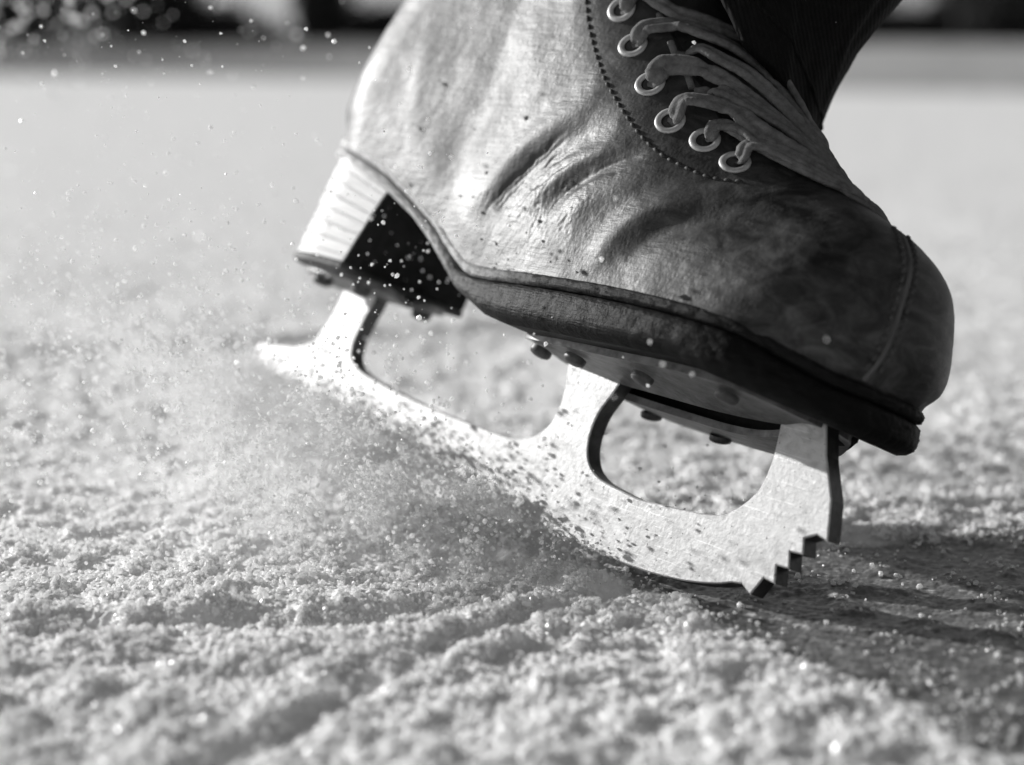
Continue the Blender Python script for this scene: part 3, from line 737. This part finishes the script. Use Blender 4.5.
def build_crumbs():
    n = 260000
    d = 1 / rng.uniform(1 / 1.6, 1 / .33, n); x = np.tan(np.radians(rng.uniform(-19, 19, n))) * d
    dens = fbm2(x * 105, d * 90, 41, 3) + .35 * (fbm2(x * 12, d * 12, 5, 2) - .5)
    keep = rng.uniform(0, 1, n) < np.clip((dens - .38) * 3.2, .08, 1); x = x[keep]; d = d[keep]
    r = rng.lognormal(math.log(.00042), .45, len(x)).clip(.0002, .0016)
    bz = np.clip(((.012 + (x - .03) * 1.15) - np.abs(d - .523 + (x - .06) * .88)) / .02, 0, 1) * np.clip((x - .01) / .04, 0, 1)
    k2 = rng.uniform(0, 1, len(x)) > .93 * bz; x = x[k2]; d = d[k2]; r = r[k2]  # grains thinned out over the painted shadow
    z = ground_h(x, d) + r * rng.uniform(-.2, .9, len(x))
    Vv, Ff = grains(np.c_[x, d, z], r)
    o = mesh_np('ice_crumbs', Vv, Ff, FLAKE, smooth=False)
    tag(o, 'loose granules of scraped ice scattered over the surface', 'ice crumbs', None, 'stuff')
build_crumbs()

def spray():
    Cs = []; Rs = []
    def plume(n, x0, x1, pw, dirw, spread, lmean, up0, size, sig, grav=1.5, ybias=-.004):
        s = x0 + (x1 - x0) * rng.uniform(0, 1, n) ** pw
        zl = np.interp(s, [0, .06, .12, .2, .24], [.015, .010, .0033, -.002, .001])
        P = l2w(np.c_[s, np.full(n, ybias) - np.abs(rng.normal(0, .004, n)), zl + rng.uniform(0, up0, n)])
        D = np.array(dirw) + rng.normal(0, spread, (n, 3)); D /= np.linalg.norm(D, axis=1)[:, None]
        l = rng.exponential(lmean, n)
        Q = P + D * l[:, None]; Q[:, 2] -= grav * l ** 2
        # clumpy streaks
        k = fbm2(Q[:, 0] * 90, Q[:, 2] * 90 + Q[:, 1] * 40, 91, 3)
        keep = (Q[:, 2] > ground_h(Q[:, 0], Q[:, 1])) & (rng.uniform(0, 1, n) < np.clip((k - .42) * 5, .10, 1))
        Q = Q[keep]; Cs.append(Q); Rs.append(rng.lognormal(math.log(size), sig, len(Q)).clip(.00005, .0008))
    plume(90000, .0, .165, .8, (-.9, -.50, .10), .24, .028, .003, .00011, .35, .2, -.006)
    plume(70000, .0, .15, 1., (-1, -.12, .45), .34, .110, .004, .00012, .35, .6)
    plume(52000, .0, .168, 1., (-.9, -.50, .14), .30, .026, .003, .00024, .45, .3, -.006)
    plume(30000, .0, .178, 1., (-1, -.35, .30), .40, .050, .004, .00034, .5, 1.)
    plume(11000, .0, .17, .8, (-.9, -.3, .45), .5, .060, .005, .00052, .4, 1.)
    plume(1800, .0, .18, 1., (-.8, -.3, .7), .6, .110, .006, .00042, .5, 1.)
    plume(9000, .0, .20, 1., (-.7, -.3, .5), .5, .010, .010, .00028, .4, 1.)
    # crumbs riding in front of the dark face of the heel and around the gaps of the blade
    n = 420; q = np.c_[rng.uniform(.06, .15, n), rng.uniform(-.075, .0, n), rng.uniform(.035, .085, n) - rng.exponential(.012, n)]
    Cs.append(l2w(q)); Rs.append(rng.lognormal(math.log(.00034), .5, n).clip(.00012, .0012))
    n = 260; q = np.c_[rng.uniform(.16, .24, n), rng.uniform(.006, .05, n), .012 + rng.exponential(.010, n)]
    Cs.append(l2w(q)); Rs.append(rng.lognormal(math.log(.0003), .4, n).clip(.00012, .0009))
    # larger lumps thrown up high behind, out of focus
    n = 2200; q = np.c_[-.37 + rng.gamma(2., .032, n), rng.uniform(.84, 1.08, n), .212 - rng.exponential(.028, n)]
    Cs.append(q); Rs.append(rng.lognormal(math.log(.0009), .45, n).clip(.0004, .0019))
    n = 160; q = np.c_[rng.uniform(-.34, -.06, n), rng.uniform(.8, 1.1, n), rng.uniform(.02, .16, n)]
    Cs.append(q); Rs.append(rng.lognormal(math.log(.0004), .4, n).clip(.0002, .0012))
    C_ = np.vstack(Cs); R_ = np.concatenate(Rs)
    dist = np.linalg.norm(C_ - np.array([0, 0, CAM_H]), axis=1); ok = dist > .22
    C_ = C_[ok]; R_ = R_[ok]
    # keep the front half of the blade clear: few flakes in front of it or between it and the sun
    Lc_ = (C_ - ORG) @ M3; Sl = SUN_DIR @ M3; tt_ = (Lc_[:, 1] + .0033) / Sl[1]
    hitp = Lc_ - tt_[:, None] * Sl
    bad = (Lc_[:, 1] < -.0033) & (hitp[:, 0] > .16) & (hitp[:, 0] < .27) & (hitp[:, 2] < .056) & (hitp[:, 2] > -.004) & (rng.uniform(0, 1, len(C_)) < .93)
    bad |= (Lc_[:, 1] < -.0033) & (hitp[:, 0] > -.02) & (hitp[:, 0] <= .16) & (hitp[:, 2] < .06) & (hitp[:, 2] > .004) & (rng.uniform(0, 1, len(C_)) < .80)
    C_ = C_[~bad]; R_ = R_[~bad]; sm = R_ < .00022
    V1, F1 = grains(C_[sm], R_[sm], small=True); V2, F2 = grains(C_[~sm], R_[~sm])
    print('spray grains', sm.sum(), (~sm).sum())
    o = mesh_np('ice_spray', np.vstack([V1, V2]), np.vstack([F1, F2 + len(V1)]), FLAKE, smooth=False)
    tag(o, 'fine ice spray thrown up and left from the blade', 'ice spray', None, 'stuff')
spray()

# ------------------------------------------------------------------ far bank, shrubs, trees

def m_bank():
    m, N, L, b = nt('trodden_snow_bank'); v = objco(N, L)
    sep = N.new('ShaderNodeSeparateXYZ'); L.new(v, sep.inputs[0])
    x = math_(N, L, 'ADD', sep.outputs[0], math_(N, L, 'MULTIPLY', math_(N, L, 'SUBTRACT', noise(N, L, .8, 4, .6, vec=v), .5), 6))
    mr = N.new('ShaderNodeMapRange'); L.new(x, mr.inputs[0]); mr.inputs[1].default_value = -4; mr.inputs[2].default_value = 5; mr.inputs[3].default_value = .15; mr.inputs[4].default_value = .48
    L.new(mr.outputs[0], b.inputs['Base Color']); b.inputs['Roughness'].default_value = .9; b.inputs['Specular IOR Level'].default_value = .1
    bump(N, L, b, noise(N, L, 9, 5, .7, vec=v), .5, .05)
    return m
BANKM = m_bank()
def bank():
    n = 260; t = np.linspace(0, 1, n)
    base = catmull([(-60, 60, 0), (-22, 30, 0), (-8, 23.5, 0), (-2.5, 18, 0), (.5, 11.5, 0), (2.2, 9.2, 0), (4.5, 8.5, 0), (9, 9.5, 0), (30, 16, 0), (60, 26, 0)], n)
    d = np.gradient(base, axis=0); nn = np.c_[-d[:, 1], d[:, 0]]; nn /= np.linalg.norm(nn, axis=1)[:, None]
    rows = []
    dist = np.hypot(base[:, 0], base[:, 1])
    H = .15 + .0088 * dist
    for s_, hh in ((0, -.06), (.3, .12), (.8, .5), (1.4, .85), (2.2, 1.), (4, 1.05), (9, 1.0), (40, .9)):
        z = np.where(hh < 0, hh, hh * H * (1 + .22 * (fbm2(t * 70, t * 0 + s_, 15, 3) - .5)))
        rows.append(np.c_[base[:, 0] + nn[:, 0] * s_, base[:, 1] + nn[:, 1] * s_, z])
    R = np.array(rows); o = mesh_np('snow_bank', R.reshape(-1, 3), grid_faces(len(rows), n)[:, ::-1], BANKM); tag(o, 'low grey bank of trodden snow along the edge of the ice', None, None, 'structure')
bank()
LEAF = m_simple('dark_foliage', .05, .8, .5, 3, .2, .01, 8, spec=.1)
BARK = m_simple('dark_bark', .06, .9, .4, 12, .5, .01, 30, spec=.1)
def crown(mb, c, rad, n, ls):
    k = 5; cc = rng.normal(size=(k * 3, 3)); cc /= np.linalg.norm(cc, axis=1)[:, None]; cc = c + cc * rad * rng.uniform(.3, .85, (k * 3, 1))
    p = cc[rng.integers(0, len(cc), n)] + rng.normal(size=(n, 3)) * rad * .24
    a = rng.normal(size=(n, 3)); a /= np.linalg.norm(a, axis=1)[:, None]; b = np.cross(a, rng.normal(size=(n, 3))); b /= np.linalg.norm(b, axis=1)[:, None]
    l = ls * rng.uniform(.6, 1.3, (n, 1)); Vv = np.stack([p - a * l, p + b * l * .5, p + a * l, p - b * l * .5], 1).reshape(-1, 3)
    mb.add(Vv, np.arange(n * 4).reshape(-1, 4))
def shrub(x, y, w_, h, label, kind='shrub', trunk=False):
    z0 = .2
    o = empty(kind, label, kind, 'trees and shrubs beyond the bank' if kind == 'tree' else 'trees and shrubs beyond the bank')
    o.location = (x, y, z0)
    mb = MB(); zc = h * (.66 if trunk else .5)
    crown(mb, np.array([0, 0, zc]), np.array([w_, w_ * .8, h * (.34 if trunk else .5)]), 5000, .065 + .03 * h / 2.5)
    mb.build('crown' if trunk else 'foliage', LEAF, o, smooth=False)
    st = MB()
    for q in range(1 if trunk else 4):
        a = rng.uniform(0, 6.28); e = (0 if trunk else w_ * .5)
        tube(st, catmull([(0.02 * q, 0, -.15), (math.cos(a) * e * .3, math.sin(a) * e * .3, h * .3), (math.cos(a) * e, math.sin(a) * e, h * .75)], 12), np.linspace(.11 if trunk else .03, .02, 12) * (1 + h / 6), 8, (0, 1, 0))
    st.build('trunk' if trunk else 'stem', BARK, o)
for a in [(-7.2, 28, 1.3, 2.5, 'dark shrub behind the thrown ice at the top left corner'),
          (-5.7, 28.5, 1.0, 2.3, 'dark shrub just left of the first bright gap in the far hedge'),
          (-4.1, 28, 1.1, .86, 'low shrub under the bright gap left of the boot'),
          (-2.95, 28, .50, 1.7, 'narrow dark shrub between the two bright gaps left of the boot'),
          (-1.75, 28, .85, .74, 'low shrub under the bright gap touching the back of the boot'),
          (5.2, 28, .9, .95, 'grey low shrub just right of the trouser leg'),
          ]: shrub(*a)
shrub(6.6, 27.5, .95, 3.0, 'dark tree with its trunk showing at the top right', 'tree', True)
shrub(6.3, 24.0, .34, 1.05, 'small dark bush standing nearer, right of the trouser leg')
shrub(6.75, 29.0, .8, .95, 'dark shrub filling the gap behind the small nearer bush')
shrub(7.9, 28.2, 1.5, 2.7, 'dark dense shrub in the top right corner')


# ------------------------------------------------------------------ light
sd = bpy.data.lights.new('sun', 'SUN'); sd.energy = 4.8; sd.angle = math.radians(.6); sd.color = (1, .995, .985)
so = bpy.data.objects.new('sun', sd); COL.objects.link(so); so.rotation_euler = Vector(SUN_DIR).to_track_quat('Z', 'Y').to_euler()
w = bpy.data.worlds.new('World'); scene.world = w; w.use_nodes = True
WN = w.node_tree.nodes; WL = w.node_tree.links; bg = WN['Background']
sky = WN.new('ShaderNodeTexSky'); sky.sky_type = 'NISHITA'; sky.sun_disc = False
sky.sun_elevation = math.asin(SUN_DIR[2]); sky.sun_rotation = math.atan2(SUN_DIR[0], SUN_DIR[1])
bw = WN.new('ShaderNodeRGBToBW'); WL.new(sky.outputs[0], bw.inputs[0]); WL.new(bw.outputs[0], bg.inputs[0]); bg.inputs[1].default_value = .075
scene.view_settings.view_transform = 'Standard'; scene.view_settings.look = 'None'; scene.view_settings.gamma = 1; scene.view_settings.exposure = 0.27
scene.render.engine = 'CYCLES'; scene.cycles.max_bounces = 8; scene.cycles.diffuse_bounces = 5
